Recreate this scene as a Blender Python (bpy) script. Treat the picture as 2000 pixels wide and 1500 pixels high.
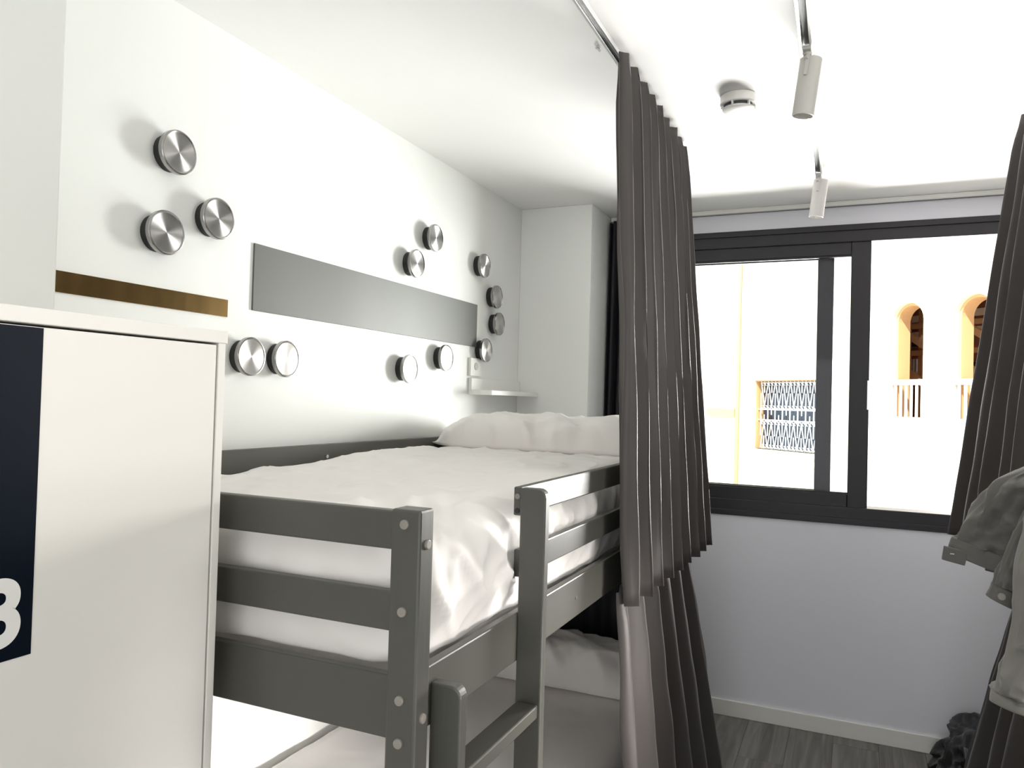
import bpy, bmesh, math, random
from mathutils import Vector, Matrix, noise
random.seed(7)
PI = math.pi
S = bpy.context.scene
C = S.collection
for o in list(bpy.data.objects): bpy.data.objects.remove(o)

# ------------------------------------------------------------ camera
cam_d = bpy.data.cameras.new('camera'); cam = bpy.data.objects.new('camera', cam_d); C.objects.link(cam)
Xv = Vector((0.91273164, 0.01664971, -0.4082202)); Yv = Vector((0.40762287, 0.03051069, 0.9126405)); Zv = Vector((0.02765028, -0.99939576, 0.02106127))
r = Vector((Xv[0], Yv[0], Zv[0])); d = Vector((Xv[1], Yv[1], Zv[1])); fw = Vector((Xv[2], Yv[2], Zv[2]))
z = (-fw).normalized(); x = r - r.dot(z) * z; x.normalize(); y = z.cross(x)
M = Matrix(((x[0], y[0], z[0], 1.6), (x[1], y[1], z[1], 0.0), (x[2], y[2], z[2], 1.55), (0, 0, 0, 1)))
cam.matrix_world = M
cam_d.sensor_width = 36; cam_d.lens = 1495.6 / 2000 * 36; cam_d.clip_start = 0.02; cam_d.clip_end = 300
S.camera = cam
# ------------------------------------------------------------ world, sun, lights, exposure
w = bpy.data.worlds.new('sky'); S.world = w; w.use_nodes = True
bg = w.node_tree.nodes['Background']; bg.inputs[0].default_value = (0.80, 0.90, 1.0, 1); bg.inputs[1].default_value = 1.2
sd = bpy.data.lights.new('sun', 'SUN'); sd.energy = 6.5; sd.angle = 0.009; sd.color = (1, 0.95, 0.87)
sun = bpy.data.objects.new('sun', sd); C.objects.link(sun)
sun.rotation_euler = Vector((-0.20, -0.78, 0.85)).to_track_quat('Z', 'Y').to_euler(); sun.location = (0, -5, 12)
def area(name, loc, target, sx, sy, power, col):
    a = bpy.data.lights.new(name, 'AREA'); a.shape = 'RECTANGLE'; a.size = sx; a.size_y = sy; a.energy = power; a.color = col
    o = bpy.data.objects.new(name, a); C.objects.link(o); o.location = loc
    o.rotation_euler = (Vector(loc) - Vector(target)).to_track_quat('Z', 'Y').to_euler(); return o
area('street_daylight', (1.9, 8.8, -0.55), (1.4, 3.0, 2.2), 3.2, 1.8, 600, (1.0, 0.97, 0.95))
area('facade_daylight', (3.35, 7.6, 1.65), (0.2, 1.6, 1.8), 1.3, 1.7, 300, (1.0, 0.98, 0.95))
area('side_fill', (3.08, 1.45, 1.98), (0.0, 1.45, 1.25), 0.9, 0.7, 7, (1.0, 0.985, 0.95))  # added fill above the right bunk for the left wall, no window there
area('rear_fill', (1.5, -1.25, 1.15), (1.3, 4.0, 1.1), 1.3, 1.9, 9.5, (0.97, 0.98, 1.0))  # added fill from behind the camera, no known source
lbl = area('lower_bunk_fill', (3.06, 1.62, 0.83), (0.0, 1.70, 0.60), 0.85, 0.30, 4, (1.0, 0.96, 0.92)); lbl.data.spread = math.radians(46)  # added unseen fill to brighten the left lower bunk, not a bunk lamp
vs = S.view_settings; vs.view_transform = 'Standard'; vs.look = 'None'; vs.exposure = 1.0; vs.gamma = 1; vs.use_curve_mapping = False
S.cycles.max_bounces = 10; S.cycles.diffuse_bounces = 7; S.cycles.sample_clamp_indirect = 6
S.cycles.use_denoising = True

# ------------------------------------------------------------ materials
def mat(name, col, rough=0.6, metal=0.0, bump=None, var=None, spec=None, trans=0.0, sheen=0.0, coat=0.0, aniso=None):
    m = bpy.data.materials.new(name); m.use_nodes = True; nt = m.node_tree; b = nt.nodes['Principled BSDF']
    b.inputs['Base Color'].default_value = (*col, 1); b.inputs['Roughness'].default_value = rough; b.inputs['Metallic'].default_value = metal
    if spec is not None: b.inputs['Specular IOR Level'].default_value = spec
    if sheen: b.inputs['Sheen Weight'].default_value = sheen
    if coat: b.inputs['Coat Weight'].default_value = coat; b.inputs['Coat Roughness'].default_value = 0.15
    tc = nt.nodes.new('ShaderNodeTexCoord')
    if var:   # (scale xyz, amount)
        mp = nt.nodes.new('ShaderNodeMapping'); mp.inputs['Scale'].default_value = var[0]
        nz = nt.nodes.new('ShaderNodeTexNoise'); nz.inputs['Scale'].default_value = 1; nz.inputs['Detail'].default_value = 6
        nt.links.new(tc.outputs['Object'], mp.inputs[0]); nt.links.new(mp.outputs[0], nz.inputs['Vector'])
        mx = nt.nodes.new('ShaderNodeMixRGB'); mx.inputs[1].default_value = (*[c * (1 - var[1]) for c in col], 1); mx.inputs[2].default_value = (*[min(1, c * (1 + var[1])) for c in col], 1)
        nt.links.new(nz.outputs['Fac'], mx.inputs[0]); nt.links.new(mx.outputs[0], b.inputs['Base Color'])
    if bump:  # (scale xyz, strength, distance)
        mp = nt.nodes.new('ShaderNodeMapping'); mp.inputs['Scale'].default_value = bump[0]
        nz = nt.nodes.new('ShaderNodeTexNoise'); nz.inputs['Scale'].default_value = 1; nz.inputs['Detail'].default_value = 4
        nt.links.new(tc.outputs['Object'], mp.inputs[0]); nt.links.new(mp.outputs[0], nz.inputs['Vector'])
        bp = nt.nodes.new('ShaderNodeBump'); bp.inputs['Strength'].default_value = bump[1]; bp.inputs['Distance'].default_value = bump[2]
        nt.links.new(nz.outputs['Fac'], bp.inputs['Height']); nt.links.new(bp.outputs[0], b.inputs['Normal'])
    if aniso:
        b.inputs['Anisotropic'].default_value = aniso
        tg = nt.nodes.new('ShaderNodeTangent'); tg.direction_type = 'RADIAL'; tg.axis = 'Z'; nt.links.new(tg.outputs[0], b.inputs['Tangent']); b.inputs['Anisotropic Rotation'].default_value = 0.25
    if trans:
        tr = nt.nodes.new('ShaderNodeBsdfTranslucent'); tr.inputs[0].default_value = (*col, 1)
        ms = nt.nodes.new('ShaderNodeMixShader'); ms.inputs[0].default_value = trans
        out = nt.nodes['Material Output']; nt.links.new(b.outputs[0], ms.inputs[1]); nt.links.new(tr.outputs[0], ms.inputs[2]); nt.links.new(ms.outputs[0], out.inputs[0])
    return m
mt = {}
mt['wall'] = mat('white_wall_paint', (0.86, 0.87, 0.85), 0.55, bump=((60, 60, 60), 0.08, 0.002))
mt['ceil'] = mat('white_ceiling_paint', (0.87, 0.87, 0.86), 0.6, bump=((40, 40, 40), 0.1, 0.003))
mt['winwall'] = mat('window_wall_paint', (0.83, 0.83, 0.90), 0.6)
mt['bed'] = mat('grey_painted_pine', (0.080, 0.079, 0.068), 0.42, var=((6, 6, 6), 0.10), bump=((90, 4, 90), 0.25, 0.0006))
mt['bedv'] = mat('grey_painted_pine_upright', (0.080, 0.079, 0.068), 0.42, var=((6, 6, 6), 0.10), bump=((110, 110, 4), 0.45, 0.0008))
mt['bedx'] = mat('grey_painted_pine_cross', (0.080, 0.079, 0.068), 0.42, var=((6, 6, 6), 0.10), bump=((4, 90, 90), 0.25, 0.0006))
mt['cap'] = mat('taupe_plastic_cap', (0.28, 0.26, 0.23), 0.45)
mt['linen'] = mat('white_cotton', (0.86, 0.83, 0.81), 0.75, sheen=0.2, bump=((14, 14, 14), 0.25, 0.004))
mt['curt'] = mat('taupe_grey_satin_curtain', (0.072, 0.062, 0.060), 0.46, trans=0.06, sheen=0.15, bump=((120, 120, 4), 0.1, 0.001))
mt['black'] = mat('black_blackout_fabric', (0.012, 0.012, 0.016), 0.7)
mt['frame'] = mat('anthracite_aluminium', (0.018, 0.0155, 0.021), 0.45)
mt['white'] = mat('white_lacquer', (0.84, 0.83, 0.80), 0.30, spec=0.5)
mt['lock'] = mat('white_locker_laminate', (0.80, 0.78, 0.74), 0.32)
mt['navy'] = mat('navy_vinyl', (0.002, 0.005, 0.012), 0.4, spec=0.12)
mt['brass'] = mat('bronze_mirror', (0.36, 0.23, 0.09), 0.22, metal=1.0, var=((3, 30, 3), 0.35), bump=((2, 8, 2), 0.25, 0.004))
mt['steel'] = mat('brushed_steel', (0.46, 0.45, 0.44), 0.38, metal=1.0, aniso=0.95)
mt['rim'] = mat('polished_steel_rim', (0.40, 0.39, 0.38), 0.22, metal=1.0)
mt['rubber'] = mat('black_rubber', (0.015, 0.015, 0.015), 0.6)
mt['panel'] = mat('dark_grey_wall_panel', (0.115, 0.12, 0.11), 0.48, spec=0.35, bump=((8, 60, 60), 0.12, 0.001))
mt['alu'] = mat('aluminium', (0.75, 0.75, 0.76), 0.28, metal=1.0)
mt['slot'] = mat('dark_track_slot', (0.03, 0.035, 0.04), 0.4)
mt['lamp'] = mat('light_grey_lamp_paint', (0.50, 0.49, 0.46), 0.45)
mt['lampw'] = mat('white_lamp_paint', (0.78, 0.76, 0.74), 0.45)
mt['jacket'] = mat('grey_denim', (0.105, 0.100, 0.092), 0.8, sheen=0.3, bump=((300, 300, 300), 0.3, 0.001))
mt['jacket2'] = mat('pale_grey_denim', (0.19, 0.183, 0.165), 0.8, sheen=0.3, bump=((300, 300, 300), 0.3, 0.001))
mt['bag'] = mat('black_plastic_film', (0.012, 0.013, 0.014), 0.28, bump=((30, 30, 30), 0.5, 0.008))
mt['fac'] = mat('cream_render', (0.80, 0.73, 0.58), 0.9, bump=((6, 6, 6), 0.2, 0.01))
mt['reveal'] = mat('ochre_render_and_shade', (0.62, 0.38, 0.18), 0.9)  # warm shade of the reveals put into the colour; plain tan on ledge, pipe
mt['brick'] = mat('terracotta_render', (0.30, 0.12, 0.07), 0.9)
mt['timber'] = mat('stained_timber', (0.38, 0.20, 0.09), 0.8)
mt['iron'] = mat('white_painted_iron', (0.8, 0.8, 0.78), 0.5)
mt['dglass'] = mat('dark_blue_pane', (0.02, 0.03, 0.05), 0.12)
mt['street'] = mat('pale_paving', (0.55, 0.52, 0.47), 0.9)
g = bpy.data.materials.new('clear_glass'); g.use_nodes = True; nt = g.node_tree; nt.nodes.clear()
o_ = nt.nodes.new('ShaderNodeOutputMaterial'); t_ = nt.nodes.new('ShaderNodeBsdfTransparent'); t_.inputs[0].default_value = (0.96, 0.97, 0.97, 1)
gl = nt.nodes.new('ShaderNodeBsdfGlossy'); gl.inputs['Roughness'].default_value = 0.02; fr = nt.nodes.new('ShaderNodeFresnel'); fr.inputs[0].default_value = 1.18
mx = nt.nodes.new('ShaderNodeMixShader'); nt.links.new(fr.outputs[0], mx.inputs[0]); nt.links.new(t_.outputs[0], mx.inputs[1]); nt.links.new(gl.outputs[0], mx.inputs[2]); nt.links.new(mx.outputs[0], o_.inputs[0])
mt['glass'] = g
# laminate floor: grain along the plank
def floor_mat():
    m = bpy.data.materials.new('grey_oak_laminate'); m.use_nodes = True; nt = m.node_tree; b = nt.nodes['Principled BSDF']
    tc = nt.nodes.new('ShaderNodeTexCoord'); mp = nt.nodes.new('ShaderNodeMapping'); mp.inputs['Scale'].default_value = (26, 1.4, 1)
    oi = nt.nodes.new('ShaderNodeObjectInfo'); ad = nt.nodes.new('ShaderNodeVectorMath'); ad.operation = 'ADD'
    sc = nt.nodes.new('ShaderNodeVectorMath'); sc.operation = 'SCALE'; sc.inputs['Scale'].default_value = 40
    nt.links.new(oi.outputs['Random'], sc.inputs[0]); nt.links.new(tc.outputs['Object'], mp.inputs[0]); nt.links.new(mp.outputs[0], ad.inputs[0]); nt.links.new(sc.outputs[0], ad.inputs[1])
    nz = nt.nodes.new('ShaderNodeTexNoise'); nz.inputs['Scale'].default_value = 1; nz.inputs['Detail'].default_value = 8; nz.inputs['Distortion'].default_value = 1.2
    nt.links.new(ad.outputs[0], nz.inputs['Vector'])
    cr = nt.nodes.new('ShaderNodeValToRGB'); cr.color_ramp.elements[0].position = 0.3; cr.color_ramp.elements[0].color = (0.11, 0.102, 0.095, 1); cr.color_ramp.elements[1].position = 0.72; cr.color_ramp.elements[1].color = (0.25, 0.24, 0.225, 1)
    nt.links.new(nz.outputs['Fac'], cr.inputs[0]); nt.links.new(cr.outputs[0], b.inputs['Base Color']); b.inputs['Roughness'].default_value = 0.5
    return m
mt['floor'] = floor_mat()

# ------------------------------------------------------------ helpers
def link(name, bm, m, parent=None, smooth=False, bevel=0.0, seg=2):
    me = bpy.data.meshes.new(name)
    bmesh.ops.recalc_face_normals(bm, faces=bm.faces)
    bm.to_mesh(me); bm.free(); me.materials.append(m)
    if smooth:
        for p in me.polygons: p.use_smooth = True
    o = bpy.data.objects.new(name, me); C.objects.link(o)
    if bevel:
        b = o.modifiers.new('bevel', 'BEVEL'); b.width = bevel; b.segments = seg; b.limit_method = 'ANGLE'; b.angle_limit = 0.7
    if parent: o.parent = parent; o.matrix_parent_inverse = parent.matrix_world.inverted() if False else Matrix.Translation(-parent.location) if parent.type == 'EMPTY' and parent.parent is None and parent.rotation_euler[2] == 0 else Matrix()
    return o
def bx(bm, x0, x1, y0, y1, z0, z1):
    v = [bm.verts.new((a, b, c)) for c in (z0, z1) for b in (y0, y1) for a in (x0, x1)]
    for f in ((0, 1, 3, 2), (4, 6, 7, 5), (0, 4, 5, 1), (2, 3, 7, 6), (0, 2, 6, 4), (1, 5, 7, 3)): bm.faces.new([v[i] for i in f])
def BX(*a):
    bm = bmesh.new()
    if isinstance(a[0], (tuple, list)):
        for q in a: bx(bm, *q)
    else: bx(bm, *a)
    return bm
def cyl(bm, p, q, r1, r2=None, n=24, cap=True):
    p = Vector(p); q = Vector(q); r2 = r1 if r2 is None else r2
    a = (q - p).normalized(); u = a.orthogonal().normalized(); v = a.cross(u)
    A = []; B = []
    for i in range(n):
        t = 2 * PI * i / n; k = u * math.cos(t) + v * math.sin(t)
        A.append(bm.verts.new(p + k * r1)); B.append(bm.verts.new(q + k * r2))
    for i in range(n): bm.faces.new((A[i], A[(i + 1) % n], B[(i + 1) % n], B[i]))
    if cap: bm.faces.new(A[::-1]); bm.faces.new(B)
def lathe(bm, prof, n=40, origin=(0, 0, 0), caps=True):
    rings = []
    for (rr, h) in prof:
        ring = []
        for i in range(n):
            t = 2 * PI * i / n; c, s = rr * math.cos(t), rr * math.sin(t)
            p = (c, s, h)
            ring.append(bm.verts.new(Vector(p) + Vector(origin)))
        rings.append(ring)
    for a, b in zip(rings, rings[1:]):
        for i in range(n): bm.faces.new((a[i], a[(i + 1) % n], b[(i + 1) % n], b[i]))
    if caps and prof[0][0] > 1e-5: bm.faces.new(rings[0][::-1])
    if caps and prof[-1][0] > 1e-5: bm.faces.new(rings[-1])
    bmesh.ops.remove_doubles(bm, verts=bm.verts, dist=1e-6)
def thing(name, label, cat, loc=(0, 0, 0), group=None):
    o = bpy.data.objects.new(name, None); C.objects.link(o); o.location = loc; o.empty_display_size = 0.1
    o['label'] = label; o['category'] = cat
    if group: o['group'] = group
    return o
def tag(o, label, cat, group=None, kind=None):
    o['label'] = label; o['category'] = cat
    if group: o['group'] = group
    if kind: o['kind'] = kind
    return o
def struct(o): o['kind'] = 'structure'; return o
def par(o, p):       # parent keeping world position (thing roots are only translated)
    o.parent = p; l = Vector(p.location)
    if p.parent: l = Vector((0, 0, 0))
    o.matrix_parent_inverse = Matrix.Translation(-l); return o
def N(x, y, z): return noise.noise(Vector((x, y, z)))
def soft_box(x0, x1, y0, y1, z0, z1, r, step, disp):
    bm = bmesh.new(); c = Vector(((x0 + x1) / 2, (y0 + y1) / 2, (z0 + z1) / 2)); h = Vector(((x1 - x0) / 2, (y1 - y0) / 2, (z1 - z0) / 2))
    n = [max(4, int(2 * h[i] / step)) for i in range(3)]
    def face(a, b, k, s):
        g = [[None] * (n[b] + 1) for _ in range(n[a] + 1)]
        for i in range(n[a] + 1):
            for j in range(n[b] + 1):
                p = Vector((0, 0, 0)); p[a] = (2 * i / n[a] - 1) * h[a]; p[b] = (2 * j / n[b] - 1) * h[b]; p[k] = s * h[k]
                q = Vector([max(-(h[t] - min(r, h[t])), min(h[t] - min(r, h[t]), p[t])) for t in range(3)])
                dv = p - q; nn = dv.normalized() if dv.length > 1e-9 else Vector((0, 0, 1))
                wv = c + q + nn * min(r, h[0], h[1], h[2])
                g[i][j] = bm.verts.new(disp(wv, nn))
        for i in range(n[a]):
            for j in range(n[b]): bm.faces.new((g[i][j], g[i + 1][j], g[i + 1][j + 1], g[i][j + 1]))
    for k in range(3):
        a, b = [t for t in range(3) if t != k]
        face(a, b, k, 1); face(a, b, k, -1)
    bmesh.ops.remove_doubles(bm, verts=bm.verts, dist=2e-4)
    return bm
def bez(p0, p1, p2, t): return p0 * (1 - t) ** 2 + p1 * 2 * t * (1 - t) + p2 * t * t

# ------------------------------------------------------------ room shell
RX = 3.12; HC = 2.545; YB = 4.0; YN = -1.3
struct(link('wall_left', BX(-0.15, 0, YN - 0.15, YB + 0.25, 0, HC), mt['wall']))
struct(link('wall_right', BX(RX, RX + 0.15, YN - 0.15, YB + 0.25, 0, HC), mt['wall']))
struct(link('wall_near', BX(0, RX, YN - 0.15, YN, 0, HC), mt['wall']))
WX0, WX1, WZ0, WZ1 = 0.62, 2.56, 1.001, 2.440
struct(link('wall_back', BX((0, WX0, YB, YB + 0.25, 0, HC), (WX1, RX, YB, YB + 0.25, 0, HC), (WX0, WX1, YB, YB + 0.25, 0, WZ0), (WX0, WX1, YB, YB + 0.25, WZ1, HC)), mt['winwall']))
struct(link('ceiling', BX(-0.15, RX + 0.15, YN - 0.15, YB + 0.25, HC, HC + 0.2), mt['ceil']))
struct(link('wall_pillar', BX(0, 0.25, YN, 0.943, 0, HC), mt['wall'], bevel=0.004))
struct(link('wall_column', BX(0, 0.386, 3.64, YB, 0, HC), mt['wall'], bevel=0.004))
struct(link('baseboard_back', BX(0.386, RX, YB - 0.012, YB, 0.0, 0.078), mt['white'], bevel=0.003))
struct(link('baseboard_left', BX(0, 0.012, 0.943, 3.64, 0.0, 0.078), mt['white'], bevel=0.003))
fl = struct(link('floor', BX(-0.15, RX + 0.15, YN - 0.15, YB + 0.25, -0.12, -0.012), mt['slot']))
PW = 0.192; row = 0; me = {}
xx = 0.0
while xx < RX:
    x1 = min(xx + PW, RX); yy = YN - (row * 0.47) % 1.28
    while yy < YB:
        a, b = max(yy, YN), min(yy + 1.28, YB)
        if b - a > 0.02:
            key = (round(x1 - xx, 3), round(b - a, 3))
            if key not in me:
                bm = BX(-(x1 - xx) / 2 + 0.0006, (x1 - xx) / 2 - 0.0006, -(b - a) / 2 + 0.0006, (b - a) / 2 - 0.0006, -0.012, 0)
                m_ = bpy.data.meshes.new('plank'); bmesh.ops.recalc_face_normals(bm, faces=bm.faces); bm.to_mesh(m_); bm.free(); m_.materials.append(mt['floor']); me[key] = m_
            p = bpy.data.objects.new('plank', me[key]); C.objects.link(p); p.location = ((xx + x1) / 2, (a + b) / 2, 0); p.parent = fl
        yy += 1.28
    xx += PW; row += 1
# curtain rail along the window wall
tr = thing('curtain_rail', 'slim white curtain rail along the ceiling above the window', 'curtain rail', (1.8, YB - 0.03, HC))
par(link('rail', BX((0.39, RX - 0.03, YB - 0.05, YB - 0.003, HC - 0.022, HC - 0.0005)), mt['white'], bevel=0.003), tr)
par(link('slot', BX((0.40, RX - 0.04, YB - 0.032, YB - 0.022, HC - 0.0235, HC - 0.021)), mt['slot']), tr)

# window_1: sliding aluminium window
win = struct(link('window_1', BX((WX0, WX1, YB + 0.0, YB + 0.12, WZ1 - 0.085, WZ1), (WX0, WX1, YB + 0.0, YB + 0.12, WZ0, WZ0 + 0.083), (WX0, WX0 + 0.07, YB, YB + 0.12, WZ0 + 0.083, WZ1 - 0.085), (WX1 - 0.07, WX1, YB, YB + 0.12, WZ0 + 0.083, WZ1 - 0.085)), mt['frame'], bevel=0.004))
struct(par(link('frame_bead', BX((WX0 + 0.001, WX1 - 0.001, YB - 0.01, YB, WZ1 - 0.03, WZ1 - 0.001), (WX0 + 0.001, WX1 - 0.001, YB - 0.01, YB, WZ0 + 0.001, WZ0 + 0.03)), mt['frame'], bevel=0.003), win)); 
def sash(x0, x1, y, st, nm):
    zb, zt = WZ0 + 0.075, WZ1 - 0.078; rr = 0.068
    s = par(link(nm, BX((x0, x0 + 0.07, y, y + 0.035, zb, zt), (x1 - st, x1, y, y + 0.035, zb, zt), (x0 + 0.07, x1 - st, y, y + 0.035, zt - rr, zt), (x0 + 0.07, x1 - st, y, y + 0.035, zb, zb + rr)), mt['frame'], bevel=0.004), win)
    q = link('pane', BX(x0 + 0.07, x1 - st, y + 0.014, y + 0.020, zb + rr, zt - rr), mt['glass']); q.parent = s
    b = link('glazing_bead', BX((x0 + 0.07, x1 - st, y + 0.004, y + 0.014, zb + rr, zb + rr + 0.008), (x0 + 0.07, x1 - st, y + 0.004, y + 0.014, zt - rr - 0.008, zt - rr)), mt['frame']); b.parent = s
    return s
si = sash(0.69, 1.664, YB + 0.012, 0.088, 'sash')
so = sash(0.66, 1.500, YB + 0.066, 0.075, 'sash')
bm = BX((1.655, 1.6665, YB + 0.008, YB + 0.02, 1.55, 1.69)); h = link('sash_handle', bm, mt['alu'], bevel=0.002); h.parent = si

# ------------------------------------------------------------ outside: street and opposite building
struct(link('ground', BX(-40, 40, YB + 0.3, 45, -4.1, -4.0), mt['street']))
T = Vector((0.7507, -0.6606, 0)); NF = Vector((-0.6606, -0.7507, 0)); P0 = Vector((2.222, 16.0, 0))
def F(s, dpt, zz): return P0 + T * s - NF * dpt + Vector((0, 0, zz))     # along facade, depth into it, height
def fbox(bm, s0, s1, d0, d1, z0, z1):
    v = [bm.verts.new(F(a, b, c)) for c in (z0, z1) for b in (d0, d1) for a in (s0, s1)]
    for f in ((0, 1, 3, 2), (4, 6, 7, 5), (0, 4, 5, 1), (2, 3, 7, 6), (0, 2, 6, 4), (1, 5, 7, 3)): bm.faces.new([v[i] for i in f])
def FB(*qs):
    bm = bmesh.new()
    for q in qs: fbox(bm, *q)
    return bm
bl = thing('opposite_building', 'cream rendered building across the street with two arched openings and a grilled window', 'building', F(0, 0, -4))
G0, G1, GZ0, GZ1 = -3.65, -1.72, 0.60, 2.16
AR = [(0.0, 0.66), (1.25, 1.95), (2.55, 3.25)]; ZB, ZR, ZSP = 1.30, 2.13, 3.22
def prism(bm, pts, d0, d1):
    A = [bm.verts.new(F(s, d0, zz)) for s, zz in pts]; B = [bm.verts.new(F(s, d1, zz)) for s, zz in pts]
    n = len(pts); bm.faces.new(A); bm.faces.new(B[::-1])
    for i in range(n): bm.faces.new((A[i], A[(i + 1) % n], B[(i + 1) % n], B[i]))
bm = FB((-14, G0, 0, 0.42, -4, 9), (G0, G1, 0, 0.42, -4, GZ0), (G0, G1, 0, 0.42, GZ1, 9), (G1, AR[0][0], 0, 0.42, -4, 9), (AR[0][0], AR[-1][1], 0, 0.42, -4, ZB), (AR[-1][1], 9, 0, 0.42, -4, 9))
for (a, b), nx in zip(AR, [AR[1][0], AR[2][0], None]):
    if nx: fbox(bm, b, nx, 0, 0.42, ZB, 9)
    rr = (b - a) / 2; c = (a + b) / 2; NS = 14
    for i in range(NS):
        t0, t1 = PI - PI * i / NS, PI - PI * (i + 1) / NS
        p = [(c + rr * math.cos(t0), ZSP + rr * math.sin(t0)), (c + rr * math.cos(t1), ZSP + rr * math.sin(t1))]
        prism(bm, [p[0], p[1], (p[1][0], 9), (p[0][0], 9)], 0, 0.42)
fw_ = link('facade_wall', bm, mt['fac']); par(fw_, bl)
def fch(name, bm, m, smooth=False): o = link(name, bm, m, smooth=smooth); par(o, bl); return o
for (a, b) in AR:
    # inner order of the arch: a slightly narrower ring set back from the face
    bm = bmesh.new(); rr = (b - a) / 2; c = (a + b) / 2; NS = 16; ri = rr - 0.05
    fbox(bm, a, a + 0.05, 0.12, 0.44, ZB, ZSP); fbox(bm, b - 0.05, b, 0.12, 0.44, ZB, ZSP)
    for i in range(NS):
        t0, t1 = PI - PI * i / NS, PI - PI * (i + 1) / NS
        prism(bm, [(c + ri * math.cos(t0), ZSP + ri * math.sin(t0)), (c + ri * math.cos(t1), ZSP + ri * math.sin(t1)), (c + rr * math.cos(t1), ZSP + rr * math.sin(t1)), (c + rr * math.cos(t0), ZSP + rr * math.sin(t0))], 0.12, 0.44)
    ar = fch('arch_surround', bm, mt['reveal'])
    hr = fch('balustrade_rail', FB((a, b, 0.02, 0.12, ZR - 0.10, ZR)), mt['iron']); fch('balustrade_base', FB((a, b, 0.02, 0.12, ZB, ZB + 0.14)), mt['iron'])
    n = 6; gp = (b - a) / n
    for k in range(n):
        s = a + gp * (k + 0.62)
        o = link('baluster', FB((s - gp * 0.22, s + gp * 0.22, 0.04, 0.055, ZB + 0.14, ZR - 0.10)), mt['iron']); o.parent = hr
        o.matrix_parent_inverse = Matrix()
# rooms behind the arches
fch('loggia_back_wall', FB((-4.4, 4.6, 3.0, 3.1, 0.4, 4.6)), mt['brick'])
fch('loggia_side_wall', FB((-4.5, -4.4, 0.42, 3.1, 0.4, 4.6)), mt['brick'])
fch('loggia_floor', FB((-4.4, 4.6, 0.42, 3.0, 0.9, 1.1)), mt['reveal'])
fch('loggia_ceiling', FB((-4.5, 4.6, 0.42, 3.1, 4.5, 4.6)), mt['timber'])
def bar(name, p, q, wd, m):
    p = F(*p); q = F(*q); a = (q - p).normalized(); up = Vector((0, 0, 1)) if abs(a.z) < 0.9 else T; sd_ = a.cross(up).normalized(); u2 = sd_.cross(a)
    bm = bmesh.new(); v = []
    for e in (p, q):
        for i, j in ((-1, -1), (1, -1), (1, 1), (-1, 1)): v.append(bm.verts.new(e + sd_ * i * wd / 2 + u2 * j * wd / 2))
    bm.faces.new(v[:4][::-1]); bm.faces.new(v[4:])
    for i in range(4): bm.faces.new((v[i], v[(i + 1) % 4], v[4 + (i + 1) % 4], v[4 + i]))
    return fch(name, bm, m)
for s0 in (0.75, 1.0, 2.1, 2.45):
    pass
for dz in (0, -0.75):
    bar('stair_stringer', (-1.5, 1.2, 3.65 + dz), (0.9, 1.2, 2.15 + dz), 0.12, mt['timber'])
    bar('stair_stringer', (-0.2, 1.1, 3.75 + dz), (2.3, 1.1, 2.15 + dz), 0.12, mt['timber'])
for s_ in (-1.05, -0.75, -0.25, 0.25, 0.7, 1.2): bar('timber_post', (s_, 1.8, 1.1), (s_, 1.8, 4.3), 0.08, mt['timber'])
for z_ in (2.75, 3.3): bar('timber_beam', (-2.2, 1.7, z_), (3.2, 1.7, z_), 0.10, mt['timber'])
for z_, m_ in ((3.50, 'iron'), (3.15, 'iron'), (2.3, 'iron')): bar('white_beam', (-3.0, 2.3, z_), (3.4, 2.3, z_ + 0.12), 0.13, mt['fac'])
for i in range(5): bar('window_bar', (-1.75 + i * 0.07, 2.6, 2.35), (-1.75 + i * 0.07, 2.6, 2.7), 0.03, mt['iron'])
fch('loggia_opening', FB((-2.0, -1.5, 2.85, 2.99, 3.0, 3.3)), mt['dglass']); fch('loggia_opening', FB((-0.7, -0.2, 2.85, 2.99, 2.2, 2.6)), mt['dglass'])
# grilled window
fch('window_reveal', FB((G0, G0 + 0.02, 0.06, 0.40, GZ0, GZ1), (G0, G1, 0.06, 0.40, GZ1 - 0.02, GZ1)), mt['reveal'])
wn = fch('window', FB((G0, G1, 0.30, 0.36, GZ0, GZ1)), mt['dglass'])
fch('window_sill', FB((G0 - 0.12, G1 + 0.1, -0.06, 0.24, GZ0 - 0.10, GZ0), (G0 - 0.22, G1 + 0.15, -0.03, 0.0, GZ0 - 0.30, GZ0 - 0.24)), mt['fac'])
gr = bmesh.new()
def gb(s0, z0, s1, z1, wd=0.0115, dp=0.12):
    p, q = Vector((s0, z0)), Vector((s1, z1)); a = (q - p).normalized(); nn = Vector((-a.y, a.x)) * wd / 2
    prism(gr, [tuple(p + nn), tuple(q + nn), tuple(q - nn), tuple(p - nn)], dp, dp + 0.02)
gs0, gs1 = G0 + 0.10, G1 - 0.03; NV = 8; pw = (gs1 - gs0) / NV; zm0, zm1 = 1.26, 1.50
for zz in (zm0, zm1): gb(gs0 - 0.08, zz, gs1, zz, 0.022)
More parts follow.
